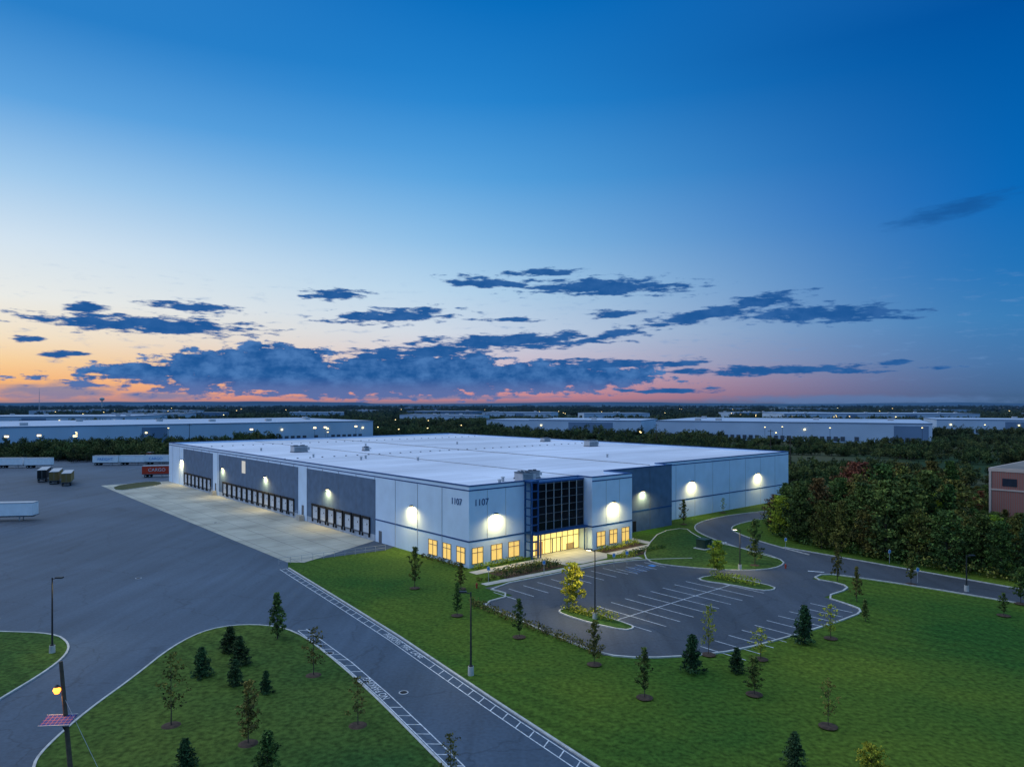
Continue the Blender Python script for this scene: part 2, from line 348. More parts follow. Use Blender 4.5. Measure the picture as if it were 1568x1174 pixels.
def dock(t):
    w=1.3; z0=1.25; z1=3.8
    dd.box(-.1,-.05,t-w,t+w,z0,z1,doorw)
    for z in (1.9,2.55,3.2): dd.box(-.115,-.101,t-w,t+w,z,z+.04,lightg)
    dd.box(-.115,-.102,t-.5,t-.2,2.7,3.0,dark)
    dd.box(-.28,-.05,t-w-.28,t-w,z0-.1,z1+.1,dark); dd.box(-.28,-.05,t+w,t+w+.28,z0-.1,z1+.1,dark)
    dd.box(-.34,-.05,t-w-.28,t+w+.28,z1+.1,z1+.55,dark)
    dd.box(-.2,-.06,t-w,t+w,.95,z0-.02,mull)
    dd.box(-.3,-.05,t-w-.15,t-w+.15,.5,z0-.12,dark); dd.box(-.3,-.05,t+w-.15,t+w+.15,.5,z0-.12,dark)
for a,b in ((30.6,57.6),(65,115),(122.3,148.5)):
    k=int((b-a)/3.66)
    for i in range(k): dock(a+1.8+i*3.66)
dd.obj('dock_doors',wh)
lower=MB(); dbase=M('dock_base',(.36,.42,.5),.8,.2,.6)
for a,b in ((29,58.8),(63.3,116),(121,149)): onW(lower,a,b,1.25,4.6,greyw,.045); onW(lower,a,b,.0,1.24,dbase,.045)
lower.obj('dock_wall_base',wh)
pd=MB()
for t in (27.2,60.9,118.6): 
    onW(pd,t-.5,t+.5,(1.2 if t>30 else .05),(3.35 if t>30 else 2.2),mull,.06)
onS(pd,44,45,.05,2.2,dark,3,.06); onS(pd,38.2,39.2,.05,2.2,dark,3,.06)
pd.obj('service_doors',wh)
st=MB()
for tc in (60.9,118.6):
    for i in range(6): st.box(-.9,-.05,tc+.8+i*.3,tc+.8+(i+1)*.3,0,1.2-i*.2,walkm)
    st.box(-1.2,-.05,tc-.8,tc+.8,0,1.2,walkm)
    for k in range(5): st.tube((-1.15,tc-.8+k*.85,(1.2 if k<3 else .5)),(-1.15,tc-.8+k*.85,(2.2 if k<3 else 1.4)),.03,.03,lightg,5)
    st.tube((-1.15,tc-.8,2.2),(-1.15,tc+.9,2.2),.03,.03,lightg,5); st.tube((-1.15,tc+.9,2.2),(-1.15,tc+2.6,1.4),.03,.03,lightg,5)
st.obj('dock_stairs',wh)
cw=MB(); onW(cw,95.5,98.0,7.8,11.0,M('pale_window',(.6,.6,.55),.4,.05,1,emis=(1,.85,.6),es=.35),.09); cw.obj('upper_window',wh)
wn=MB()
def winS(x0,x1,y,z0=.55,z1=3.1):
    wn.box(x0,x1,y-.03,y,z0,z1,winlit)
    for a in (x0,x1,(x0+x1)/2): wn.box(a-.05,a+.05,y-.09,y-.03,z0,z1,frame)
    for z in (z0,z1,z1-.8): wn.box(x0-.05,x1+.05,y-.1,y-.035,z-.05,z+.05,frame)
def winW(t0,t1,z0=.55,z1=3.1):
    wn.box(-.03,0,t0,t1,z0,z1,winlit)
    for a in (t0,t1,(t0+t1)/2): wn.box(-.09,-.03,a-.05,a+.05,z0,z1,frame)
    for z in (z0,z1,z1-.8): wn.box(-.1,-.035,t0-.05,t1+.05,z-.05,z+.05,frame)
for a,b in ((.6,2.8),(4.5,6.8),(8.2,10.6)): winS(a,b,-.0)
for a,b in ((26.0,28.2),(29.4,31.5),(32.8,34.9)): winS(a,b,-3.5)
for a,b in ((1.0,3.2),(4.8,7.0),(8.7,11.2)): winW(a,b)
wn.obj('windows',wh)
cwm=MB(); X0,X1=13.4,24.75; Y=-1.5
cwm.box(X0,X1,Y,-.01,4.4,12.5,glassd)
cwm.box(X0-.1,X1,Y-.1,0,12.5,12.75,navy)
nc=6
for i in range(nc+1):
    x=X0+(X1-X0-.1)*i/nc; cwm.box(x,x+.1,Y-.12,Y-.005,4.4,12.5,lightg)
for z in (4.4,5.8,7.2,8.5,9.8,11.1,12.35): cwm.box(X0,X1,Y-.1,Y-.008,z,z+.08,mull)
cwm.box(X0-1.4,X1,Y-1.0,0,4.0,4.38,navy)
cwm.obj('curtain_wall',wh)
en=MB(); en.box(X0,X1,-.25,-.01,.05,3.98,entlit)
for i in range(9):
    x=X0+(X1-X0-.1)*i/8; en.box(x,x+.1,-.35,-.26,.05,3.98,frame)
for z in (.05,2.5,3.85): en.box(X0,X1,-.34,-.255,z,z+.1,frame)
en.box(18.0,18.12,-.4,-.25,.05,2.6,mull); en.box(20,20.12,-.4,-.25,.05,2.6,mull)
en.box(14,15.8,-.29,-.255,.1,2.3,M('lobby_interior',(.25,.18,.08),.6,.5,1.5,emis=(.8,.45,.1),es=.5)); en.box(21.5,23.6,-.29,-.255,.1,1.2,M('lobby_desk',(.3,.2,.1),.6,.4,2,emis=(.8,.5,.15),es=.35))
for x in (X0+.1,X1-.5): en.tube((x,-2.2,0),(x,-2.2,4.0),.13,.13,navy,10)
en.obj('lobby_entrance',wh)
tw=MB()
for x in (11.75,13.15):
    for y in (-1.9,-.25): tw.box(x,x+.22,y,y+.22,0,12.9,navy)
for k in range(9):
    z=1.3+k*1.42; tw.box(11.97,13.15,-1.88,-1.7,z,z+.2,navy); tw.box(11.78,11.94,-1.68,-.25,z+.01,z+.19,navy); 
tw.box(11.7,13.4,-1.95,0,12.9,13.08,navy)
tw.obj('steel_sign_tower',wh)
text('building_number','1107',1.5,(1.0,-.06,10.2),0,navy,wh,.02,'LEFT',math.pi/2)
text('building_number_side','1107',1.5,(-.06,4.8,10.2),-math.pi/2,navy,wh,.02,'LEFT',math.pi/2)
WC=(1,.76,.3)
wp=MB()
for t in (16.2,48.4,82,112.5,150.5):
    wp.box(-.55,-.06,t-.22,t+.22,8.0,8.25,polem); wp.box(-.5,-.1,t-.18,t+.18,7.95,7.998,lampon)
    spot('wall_light',(-.85,t,7.9),(.3,0,-1),2100,WC,wh,168,.15)
for x,y in ((5.4,0),(30.4,-3.5),(47,3),(70,7),(99,7)):
    wp.box(x-.22,x+.22,y-.55,y-.05,8.0,8.25,polem); wp.box(x-.18,x+.18,y-.5,y-.1,7.95,7.998,lampon)
    spot('wall_light',(x,y-.85,7.9),(0,.3,-1),2100,WC,wh,168,.15)
wp.obj('wall_packs',wh)
for x in (15.5,19,22.5): spot('canopy_light',(x,-2.1,3.9),(0,-.3,-1),500,(1,.82,.3),wh,165,.1)
def rtu(x,y,w,d,h):
    mb=MB(); mb.box(-w/2,w/2,-d/2,d/2,.25,h,lightg); mb.box(-w/2-.1,w/2+.1,-d/2-.1,d/2+.1,0,.25,mull); mb.box(-w/2-.05,w/2+.05,-d/2-.05,d/2+.05,h,h+.1,mull)
    mb.box(w/2,w/2+.8,-d/3,d/3,.5,h*.8,lightg)
    for i in (-1,1): mb.tube((i*w/4,0,h+.1),(i*w/4,0,h+.3),w/6,w/6,mull,12)
    for i in range(5): mb.box(-w/2+.2,w/2-.2,-d/2-.04,-d/2,.5+i*.2,.58+i*.2,mull)
    mb.obj('rooftop_unit',wh,loc=(x,y,12.41))
def onroof(u,v):
    d=(EYE-12.4)*FOC/(v-HOR); return toL(((u-784)/FOC*d,d))
for u,v,w,d,h in ((458,692,4,2.4,1.7),(803,738,2.6,2,1.6),(815,732,2.2,1.8,1.3),(905,683,4,2.4,1.8),(797,733,1.6,1.6,1.2),(560,690,1.5,1.5,1.0),(835,676,3,2,1.3)):
    x,y=onroof(u,v); rtu(x,y,w,d,h)
rv=MB()
for u,v in ((553,704),(560,702),(765,741),(770,737),(400,690),(480,700),(640,705),(560,683),(700,680),(930,700)):
    x,y=onroof(u,v); rv.tube((x,y,12.4),(x,y,13.1),.25,.25,lightg,8); rv.tube((x,y,13.1),(x,y,13.25),.42,.3,lightg,8)
for k in (78,142):
    for i in range(34):
        x=3+i*3.3; rv.box(x,x+.35,k,k+.35,12.41,12.6,mull)
rv.box(57,57.25,9,163,12.41,12.6,lightg); rv.box(28,28.2,4,163,12.41,12.55,lightg)
rv.obj('roof_vents',wh)
rl=MB()
pa,pb=Vector(G(427,864)),Vector(G(590,843)); L=(pb-pa).length; nn=int(L/1.8)
for i in range(nn+1):
    p=pa+(pb-pa)*i/nn; rl.tube((p.x,p.y,0),(p.x,p.y,1.05),.035,.035,lightg,5)
for z in (.55,1.05): rl.tube((pa.x,pa.y,z),(pb.x,pb.y,z),.03,.03,lightg,5)
rl.obj('metal_railing')
# ------------------------------------------------ vegetation
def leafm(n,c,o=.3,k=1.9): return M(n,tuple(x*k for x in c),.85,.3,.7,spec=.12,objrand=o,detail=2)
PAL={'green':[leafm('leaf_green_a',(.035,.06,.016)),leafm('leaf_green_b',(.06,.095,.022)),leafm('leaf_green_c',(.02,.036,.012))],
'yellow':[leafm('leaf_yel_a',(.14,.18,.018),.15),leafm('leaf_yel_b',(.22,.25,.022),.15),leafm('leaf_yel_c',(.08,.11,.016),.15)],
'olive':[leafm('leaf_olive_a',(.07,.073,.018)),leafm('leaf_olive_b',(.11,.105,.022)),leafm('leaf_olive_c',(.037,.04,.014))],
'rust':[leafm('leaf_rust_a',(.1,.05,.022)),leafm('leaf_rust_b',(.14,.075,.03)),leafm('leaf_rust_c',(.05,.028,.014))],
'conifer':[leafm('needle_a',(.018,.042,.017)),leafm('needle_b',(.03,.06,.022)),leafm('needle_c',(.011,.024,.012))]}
def rvec():
    while True:
        v=Vector((U(-1,1),U(-1,1),U(-1,1)))
        if .05<v.length<=1: return v
def leaf(mb,c,s,mat):
    a=rvec().normalized(); b=a.cross(rvec()).normalized(); s1=s*U(.6,1.2); s2=s*U(.4,.8)
    mb.face([c-a*s1,c-b*s2,c+a*s1,c+b*s2],mat)
def tree_mesh(name,pal,h,r,base,shape,nc,per,ls,seed,cr=.5,trunk=.1):
    random.seed(seed); mb=MB(); P=PAL[pal]
    px,py=0,0; pts=[(0,0,0)]
    for i in range(1,6): px+=U(-.02,.02)*h*.3; py+=U(-.02,.02)*h*.3; pts.append((px,py,h*.93*i/5))
    for i in range(5): mb.tube(pts[i],pts[i+1],trunk*(1-i*.17),trunk*(1-(i+1)*.17),bark,6,False)
    def prof(t):
        if shape=='cone': return (1-t)**.85*.97+.03
        if shape=='oval': return math.sin(math.pi*min(1,(t*.8+.17)))**.7
        if shape=='round': return math.sqrt(max(.03,1-(2*t-.9)**2))if t<.95 else .3
        return 1
    for c in range(nc):
        t=(c+R())/nc; z=base+(h-base)*t; a=c*2.39996+U(-.4,.4); rr=r*prof(t)*(U(.35,1.08) if R()<.7 else U(0,.4))
        k=min(4,int(z/(h*.93)*5)); f=z/(h*.93)*5-k; tx=pts[k][0]+(pts[k+1][0]-pts[k][0])*min(1,f); ty=pts[k][1]+(pts[k+1][1]-pts[k][1])*min(1,f)
        e=Vector((tx+math.cos(a)*rr,ty+math.sin(a)*rr,z)); s=Vector((tx,ty,max(.3,z-rr*(.6 if shape!='cone' else .1))))
        if c%2==0 or nc<40: mb.tube(s,e,trunk*.3*(1-t*.6),trunk*.07,bark,4,False)
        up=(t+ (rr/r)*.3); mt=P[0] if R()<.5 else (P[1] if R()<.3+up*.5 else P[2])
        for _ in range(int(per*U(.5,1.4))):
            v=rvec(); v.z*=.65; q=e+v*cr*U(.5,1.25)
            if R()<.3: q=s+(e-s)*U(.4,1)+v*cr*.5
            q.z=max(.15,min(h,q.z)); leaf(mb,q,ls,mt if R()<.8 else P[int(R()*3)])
    return mb.mesh(name)
TM={}
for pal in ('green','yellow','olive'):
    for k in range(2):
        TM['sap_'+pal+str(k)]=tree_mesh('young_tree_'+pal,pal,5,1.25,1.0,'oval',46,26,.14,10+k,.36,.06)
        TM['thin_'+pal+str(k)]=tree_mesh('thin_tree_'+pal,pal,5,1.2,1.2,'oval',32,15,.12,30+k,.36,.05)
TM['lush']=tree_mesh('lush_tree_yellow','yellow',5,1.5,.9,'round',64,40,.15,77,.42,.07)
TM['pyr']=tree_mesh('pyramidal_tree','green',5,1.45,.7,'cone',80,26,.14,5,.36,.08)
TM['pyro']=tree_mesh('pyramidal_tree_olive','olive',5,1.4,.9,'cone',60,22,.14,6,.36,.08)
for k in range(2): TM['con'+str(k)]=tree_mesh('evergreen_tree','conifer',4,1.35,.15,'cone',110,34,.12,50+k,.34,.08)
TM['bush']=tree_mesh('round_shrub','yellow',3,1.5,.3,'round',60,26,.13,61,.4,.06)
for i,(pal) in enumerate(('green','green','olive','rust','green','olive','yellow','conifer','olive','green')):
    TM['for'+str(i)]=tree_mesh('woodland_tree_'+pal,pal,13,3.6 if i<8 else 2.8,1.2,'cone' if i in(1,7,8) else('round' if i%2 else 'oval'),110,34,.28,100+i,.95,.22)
random.seed(99)
def tree(kind,u,v,vt,name='tree',ws=1.0):
    x,y=G(u,v); hh=EYE-(vt-HOR)*y/FOC; me=TM[kind]; h0=4 if kind.startswith('con') else(3 if kind=='bush' else 5)
    o=bpy.data.objects.new(name,me); COL.objects.link(o); s=hh/h0; w=s*ws; o.location=(x,y,.05); o.scale=(w,w,s); o.rotation_euler=(0,0,U(0,6.28))
    return x,y
ml=MB()
TREES=[('pyr',425,979,908,.85),('thin_olive0',480,1035,960,1.1),('thin_olive1',548,1112,1035,1.1),('thin_olive0',262,1112,1000,.9),('sap_olive1',380,1140,1042,.85),
('sap_olive0',635,901,838,.75),('sap_olive1',706,902,862,.9),('sap_green1',700,943,892,.75),('sap_green0',795,976,917,.75),('sap_olive1',910,1018,950,.75),('sap_green0',987,1069,992,.75),
('sap_green1',1155,1064,1005,1.1),('thin_yellow0',1165,1010,962,1.5),('thin_yellow1',1085,1003,925,.8),('thin_yellow0',1272,978,925,1.3),('pyr',1325,951,918,.9),('thin_olive0',1268,1113,1040,.9),
('pyro',1282,890,832,.7),('pyro',1312,921,868,.7),('sap_olive0',1395,895,845,.8),('sap_green1',1563,925,868,1.0),('sap_green0',1537,943,908,1.0),('sap_green1',1156,866,795,.8),('sap_olive0',1047,803,765,.8),
('lush',1098,879,828,1.0),('lush',877,932,862,.95),('thin_yellow1',1107,785,762,.9)]
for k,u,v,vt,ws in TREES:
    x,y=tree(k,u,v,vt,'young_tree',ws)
    if k.startswith(('thin','sap')): ml.tube((x,y,.11),(x,y,.17),.75,.55,mulch,14)
for k,u,v,vt,ws in [('con0',308,1037,992,1.25),('con1',352,1000,960,1.35),('con0',366,1019,975,1.35),('con1',360,1051,1010,1.1),('con0',407,1063,1028,1.1),('con0',1060,1030,973,1.1),('con1',1128,1031,992,1.1),('con0',1232,986,928,1.0),('con1',1217,1176,1122,1.1),('con0',283,1178,1132,1.4)]: tree(k,u,v,vt,'evergreen_tree',ws)
for k,u,v,vt,ws in [('bush',1335,1185,1140,1.1),('pyr',408,1195,1120,1.3),('thin_olive1',690,1190,1122,1.2)]: tree(k,u,v,vt,'ornamental_tree',ws)
ml.obj('mulch_rings')
def hedge(px,w,h,pal,name='hedge',gap=.0,dens=70,local=None,step=.9):
    mb=MB(); pts=GP(px) if px else [toW(p) for p in local]; P=PAL[pal]
    for p,t in length_pts(pts,step):
        if R()<gap: continue
        hh=h*U(.75,1.15); cx,cy=p.x+U(-.15,.15),p.y+U(-.15,.15); mb.tube((cx,cy,0),(cx,cy,hh*.6),.05,.03,bark,4,False)
        mt=P[int(R()*3)]
        for _ in range(dens):
            v=rvec(); leaf(mb,Vector((cx+v.x*w*.5,cy+v.y*w*.5,hh*.52+v.z*hh*.48)),.13,mt if R()<.6 else P[int(R()*3)])
    mb.obj(name)
hedge([(724,926),(770,946),(850,976),(922,1003)],1.5,1.1,'olive',step=1.25,dens=80)
hedge(None,1.6,1.1,'green',local=[(0.8,-8),(12.2,-8)],step=.9)
hedge(None,1.5,1.0,'olive',local=[(1,-5.6),(12.2,-5.6)],step=1.0)
hedge(None,1.4,1.0,'green',local=[(26,-10.4),(36,-10.4)],step=.9)
hedge(None,1.6,1.2,'yellow',local=[(25.2,-5.2),(35.6,-5.2)],step=1.1)
hedge(None,1.2,.9,'yellow','flowering_shrubs',local=[(.6,-1.0),(11.4,-1.0)],step=1.1)
hedge(None,1.1,.8,'olive','foundation_shrubs',local=[(-1.0,1),(-1.0,12)],step=1.5)
hedge(None,1.8,1.2,'yellow','flowering_shrubs',local=[(23.2,-11.4),(27,-11.9)],step=1.0)
hedge([(870,936),(940,952)],2.2,1.25,'yellow','flowering_shrubs',step=1.0,dens=110)
hedge([(1096,885),(1162,898)],2.2,1.2,'yellow','flowering_shrubs',step=1.0,dens=110)
hedge([(735,889),(775,884)],1.0,.6,'olive',step=1.2)
wd=empty('woodland')
def inpoly(p,poly):
    x,y=p;c=False;n=len(poly)
    for i in range(n):
        a,b=poly[i-1],poly[i]
        if (a[1]>y)!=(b[1]>y) and x<(b[0]-a[0])*(y-a[1])/(b[1]-a[1])+a[0]: c=not c
    return c
front=GP([(1178,800),(1195,822),(1250,838),(1400,868),(1568,893),(1700,915)])
wpoly=front+[(170,110),(200,190),(118,186),(95,178),(84,165)]
cnt=0; tries=0; placed=[]
while cnt<215 and tries<7000:
    tries+=1; p=(U(45,200),U(85,200))
    if not inpoly(p,wpoly): continue
    if any((p[0]-q[0])**2+(p[1]-q[1])**2<9 for q in placed): continue
    lx,ly=toL(p)
    if lx<122 and ly>0: continue
    if lx>103 and ly<-38: continue
    placed.append(p); cnt+=1
    k=random.choices(range(10),[4,3,4,1.4,4,3,2.0,.7,2,2])[0]
    s=U(.6,1.12); uu=784+p[0]/p[1]*FOC
    if uu<1290: s*=.85
    if p[1]>150: s*=.78
    if uu>1470: s=min(s,max(.35,(EYE-(792-HOR)*p[1]/FOC)/13*U(.8,1.1)))
    o=bpy.data.objects.new('tree_crown',TM['for'+str(k)]); COL.objects.link(o); o.parent=wd; w_=max(s,.5)*U(.9,1.25); o.location=(*p,0); o.scale=(w_,w_,s); o.rotation_euler=(0,0,U(0,6.28))
fe=length_pts(front,1.6)
ug=MB()
for p,t in fe:
    hh=U(1,2.8); P=PAL[random.choice(['green','olive','green'])]
    for _ in range(70):
        v=rvec(); leaf(ug,Vector((p.x+v.x*1.6,p.y+1+v.y*1.6,hh*.5+v.z*hh*.5)),.24,P[int(R()*3)])
ug.obj('undergrowth',wd)
# ------------------------------------------------ surrounding warehouses
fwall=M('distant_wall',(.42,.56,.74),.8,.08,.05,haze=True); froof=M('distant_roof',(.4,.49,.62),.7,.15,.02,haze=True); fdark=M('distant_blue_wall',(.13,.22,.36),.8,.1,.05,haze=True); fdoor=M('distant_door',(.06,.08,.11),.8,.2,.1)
rects=[]
def warehouse(A,B,D,h=12,wall=fwall,roof=froof,lamps=True,stripes=True):
    A,B=Vector(A),Vector(B); L=(B-A).length; a=math.atan2(B.y-A.y,B.x-A.x); mb=MB()
    mb.box(0,L,0,D,0,h,wall); mb.box(-.3,L+.3,-.3,D+.3,h,h+.5,fdark if stripes else wall); mb.poly([(.3,.3),(L-.3,.3),(L-.3,D-.3),(.3,D-.3)],h+.52,roof)
    if stripes:
        x=6
        while x<L-20:
            w=U(14,40)
            if R()<.15: mb.box(x,min(L-2,x+w),-.12,0,0,h-1.4,fdark)
            x+=w+6
        x=8
        while x<L-8:
            if R()<.8: mb.box(x,x+2.6,-.3,-.1,1,4,fdoor)
            x+=4.2
    for _ in range(int(L/35)): 
        x,y=U(5,L-8),U(5,D-8); mb.box(x,x+4,y,y+3,h+.5,h+2.2,lightg)
    if lamps:
        x=10; z=1+(A.y/2200)
        while x<L:
            if R()<.45: mb.box(x,x+.9*z,-.6,-.2,h*.62,h*.62+.6*z,farlamp)
            x+=U(22,60)
    mb.obj('warehouse',loc=(A.x,A.y,0),rot=a)
    n=Vector((-(B-A).y,(B-A).x)).normalized(); rects.append((A.copy(),(B-A).normalized(),n,L,D))
warehouse((108,527),(267,446),130,13)
warehouse((15,600),(104,566),80,12)
warehouse((-300,365),(-103,520),150,13)
warehouse((-600,745),(-421,765),120,12)
warehouse((380,980),(640,960),110,12); warehouse((372,615),(500,560),80,12); warehouse((-25,690),(70,650),60,10)
random.seed(5)
tries=0
while len(rects)<30 and tries<900:
    tries+=1; d=900*(3.8**R()); x=U(-.78,.78)*d; a=U(-.4,.4); L=U(80,220); A=Vector((x,d)); B=A+Vector((math.cos(a),math.sin(a)))*L
    if any((A+ (B-A)/2-(q[0]+q[1]*q[3]/2)).length<(L+q[3])*.65 for q in rects): continue
    warehouse(A,B,U(30,60),U(10,12),random.choice([fwall,fwall,fdark]),froof,R()<.8,d<1400)
bx,by=toW((108.5,-41.6))
e=empty('brick_building',(bx,by,0),BA)
brick=grid_mat('brick_wall',(.42,.14,.11),(.3,.18,.16),.6,.2,.02,.5)
band=M('pale_stone_band',(.55,.45,.4),.8,.1,.5)
mb=MB(); mb.box(0,60,-75,0,0,11.6,brick); mb.box(-.1,60.1,-75.1,.1,11.6,12.3,band); mb.obj('walls',e)
mb=MB(); dwin=M('dark_window',(.03,.04,.06),.2)
for i in range(11): mb.box(-.15,.02,-i*7-.4,-i*7,0,11.6,band)
mb.box(-.13,.02,-75,0,7.6,7.9,band)
for i in range(10): mb.box(-.08,.0,-i*7-5,-i*7-2.4,8.6,10.2,dwin)
mb.obj('pilasters',e)
mb=MB(); mb.box(.4,59.6,-74.6,-.4,12.3,12.35,M('gravel_roof',(.2,.18,.16),.9,.2,.3)); mb.box(8,12,-20,-16,12.36,14,lightg); mb.obj('roof',e)
# ------------------------------------------------ distant tree belts
random.seed(21)
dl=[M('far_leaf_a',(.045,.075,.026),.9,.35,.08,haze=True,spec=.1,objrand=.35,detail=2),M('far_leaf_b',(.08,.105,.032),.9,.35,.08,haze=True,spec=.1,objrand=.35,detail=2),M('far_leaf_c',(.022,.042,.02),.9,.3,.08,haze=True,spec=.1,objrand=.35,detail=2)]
CL=[]
for k in range(6):
    mb=MB()
    for t in range(9):
        cx,cy=U(-13,13),U(-6,6); hh=U(5,12); rr=U(2.0,4); mb.tube((cx,cy,0),(cx,cy,hh*.6),.25,.1,bark,4,False)
        for c in range(14):
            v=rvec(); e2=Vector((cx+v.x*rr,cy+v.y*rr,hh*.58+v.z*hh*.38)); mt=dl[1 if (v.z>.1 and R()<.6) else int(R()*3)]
            for _ in range(13):
                w=rvec(); leaf(mb,e2+w*1.3,.6,mt)
    CL.append(mb.mesh('tree_belt_clump'))
fw=empty('distant_trees')
def blocked(x,y,m=10):
    lx,ly=toL((x,y))
    if -45<lx<128 and -30<ly<176: return True
    if lx>95 and -125<ly<-30: return True
    if x<-20 and y<300 and x>-260 and lx<5: return True
    for A,t,n,L,D in rects:
        q=Vector((x,y))-A; a=q.dot(t); b=q.dot(n)
        if -m<a<L+m and -m*1.2<b<D+m: return True
    return False
def clump(x,y,s=1):
    o=bpy.data.objects.new('tree_clump',random.choice(CL)); COL.objects.link(o); o.parent=fw; o.location=(x,y,0); o.scale=(s*U(.8,1.2),s*U(.8,1.2),s*U(.75,1.15)); o.rotation_euler=(0,0,U(-.5,.5)+(math.pi if R()<.5 else 0))
for i in range(80):
    x=-300+i*3.6; clump(x,318+U(-5,10)+abs(x+150)*.05,.72+noise.noise(Vector((x*.03,0,0)))*.35)
    if R()<.5: clump(x,340+U(-5,10),.75)
for i in range(110):
    u=60+i*14; x=(u-784)/FOC*372; y=360+U(-15,15)
    if not blocked(x,y): clump(x,y,.5 if x>0 else .7)
n=0;tries=0
while n<3600 and tries<30000:
    tries+=1; d=205*(17**(R()**.75)); x=U(-.85,.85)*d
    if blocked(x,d,9): continue
    den=noise.noise(Vector((x*.006,d*.003,3)))
    near=d<480 and x>0
    if den<-.28 and d>330: continue
    if near and noise.noise(Vector((x*.014,d*.014,8)))<-.06: continue
    if x<60 and d<330: continue
    s=U(.38,.66) if near else (U(.55,.9) if d<700 else U(.8,1.1)+max(0,d-900)*.00038)
    clump(x,d,s); n+=1
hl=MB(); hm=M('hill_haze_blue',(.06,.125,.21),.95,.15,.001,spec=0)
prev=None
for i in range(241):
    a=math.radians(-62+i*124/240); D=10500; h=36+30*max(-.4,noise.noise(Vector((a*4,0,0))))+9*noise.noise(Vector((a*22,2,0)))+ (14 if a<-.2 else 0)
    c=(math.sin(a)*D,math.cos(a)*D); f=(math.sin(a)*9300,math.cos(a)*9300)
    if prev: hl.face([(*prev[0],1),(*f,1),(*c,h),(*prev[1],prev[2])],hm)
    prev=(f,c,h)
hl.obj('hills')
random.seed(31)
dp=MB()
for i in range(75):
    d=340*(7**R()); x=U(-.8,.8)*d
    if blocked(x,d,2): continue
    s=.2+d*.00024; dp.tube((x,d,0),(x,d,11),.12,.08,polem,4); dp.box(x-s,x+s,d-s,d+s,11,11+s,farlamp)
for u,d in ((115,350),(60,356),(385,440),(482,470),(498,480),(545,500),(10,345)):
    x=(u-784)/FOC*d; dp.tube((x,d,0),(x,d,9.5),.12,.08,polem,4); dp.box(x-.8,x+.8,d-.4,d+.4,9.5,10.3,farlamp)
dp.obj('distant_street_lights')
wt=MB(); wt.tube((0,0,0),(0,0,36),2.0,2.0,lightg,12); wt.tube((0,0,36),(0,0,40),2,8,lightg,16); wt.tube((0,0,40),(0,0,46),8,8,lightg,16); wt.tube((0,0,46),(0,0,49),8,1,lightg,16); wt.obj('water_tower',loc=(-1460,2500,0))
cm=MB()
for k in range(3): cm.tube((math.cos(k*2.1)*1.5,math.sin(k*2.1)*1.5,0),(0,0,60),.25,.1,lightg,4)
cm.obj('radio_mast',loc=(-1010,1500,0))
for u,dd_ in ((1180,330),(1005,420),(1210,260),(290,420)):
    mb=MB(); mb.tube((0,0,0),(0,0,14),.2,.13,bark,6); mb.box(-1.3,1.3,-.08,.08,13,13.2,bark); mb.obj('utility_pole',loc=((u-784)/FOC*dd_,dd_,0))
# ------------------------------------------------ street lamps
def lamp(u,v,vt,lit=0,rot=0,arm=1.1):
    x,y=G(u,v); hh=EYE-(vt-HOR)*y/FOC
    e=empty('street_lamp',(x,y,0),rot); mb=MB()
    mb.tube((0,0,0),(0,0,.85),.3,.27,kerbm,14); mb.tube((0,0,.85),(0,0,.95),.22,.2,polem,10); mb.obj('base',e)
    mb=MB(); mb.tube((0,0,.9),(0,0,hh),.1,.065,polem,8)
    mb.tube((0,0,hh-.15),(arm*.5,0,hh-.05),.04,.04,polem,6); mb.box(.4,arm,-.2,.2,hh-.06,hh+.08,polem)
    mb.obj('pole',e)
    if lit:
        spot('light',(arm*.75,0,hh-.15),(0,0,-1),lit,(1,.8,.42),e,150,.12)
        if lit>500: mb=MB(); mb.box(.5,arm-.06,-.15,.15,hh-.1,hh-.065,lampon); mb.obj('lens',e)
lamp(80,1000,884,450); lamp(721,1033,906,450,math.pi); lamp(911,948,842,2200,math.radians(150)); lamp(1133,872,810,1600,math.pi)
lamp(1480,905,850,0)
wood=M('wood_pole',(.1,.075,.055),.9,.3,3)
solar=grid_mat('solar_cells',(.03,.05,.22),(.3,.12,.12),.28,.28,.02)
px_,py_=-30.1,48.0
e=empty('utility_pole',(px_,py_,0)); mb=MB(); mb.tube((0,0,0),(-.75,0,8.4),.17,.12,wood,10); mb.tube((-.6,0,6.6),(-.95,-.1,6.75),.04,.04,polem,6); mb.tube((-.4,0,3.6),(-.45,-.5,4.5),.05,.05,polem,6); mb.obj('pole',e)
mb=MB(); mb.tube((-.95,-.1,6.85),(-.95,-.1,6.7),.06,.2,polem,10); mb.tube((-.95,-.1,6.7),(-.95,-.1,6.5),.16,.26,lampor,12); mb.tube((-.95,-.1,6.5),(-.95,-.1,6.25),.26,.14,lampor,12); mb.obj('lamp_head',e)
spot('light',(-.95,-.1,6.2),(0,0,-1),160,(1,.45,.12),e,170,.1)
mb=MB(); mb.box(-.95,.95,-.55,.55,-.03,.03,solar); mb.box(-1,1,-.6,-.552,-.04,.05,lightg); mb.box(-1,1,.552,.6,-.04,.05,lightg); o=mb.obj('solar_panel',e,loc=(-.6,-.5,4.6)); o.rotation_euler=(math.radians(12),0,.1)
mb=MB(); mb.tube((-.55,0,6),(3.6,-1.5,0),.015,.015,lightg,4); mb.obj('guy_wire',e)
grn=M('utility_green',(.02,.05,.035),.6,.15,2)
x,y=G(1078,840); e=empty('utility_cabinet',(x,y,.1),BA); mb=MB(); mb.box(-1.5,1.5,-1.2,1.2,0,.15,kerbm); mb.box(-1.1,1.1,-.9,.9,.15,1.6,grn); mb.box(-1.15,1.15,-.95,.95,1.6,1.72,grn); mb.box(-.03,.03,-.94,-.9,.3,1.5,dark); mb.box(.15,.22,-.97,-.9,.85,1.05,lightg); mb.obj('cabinet',e)
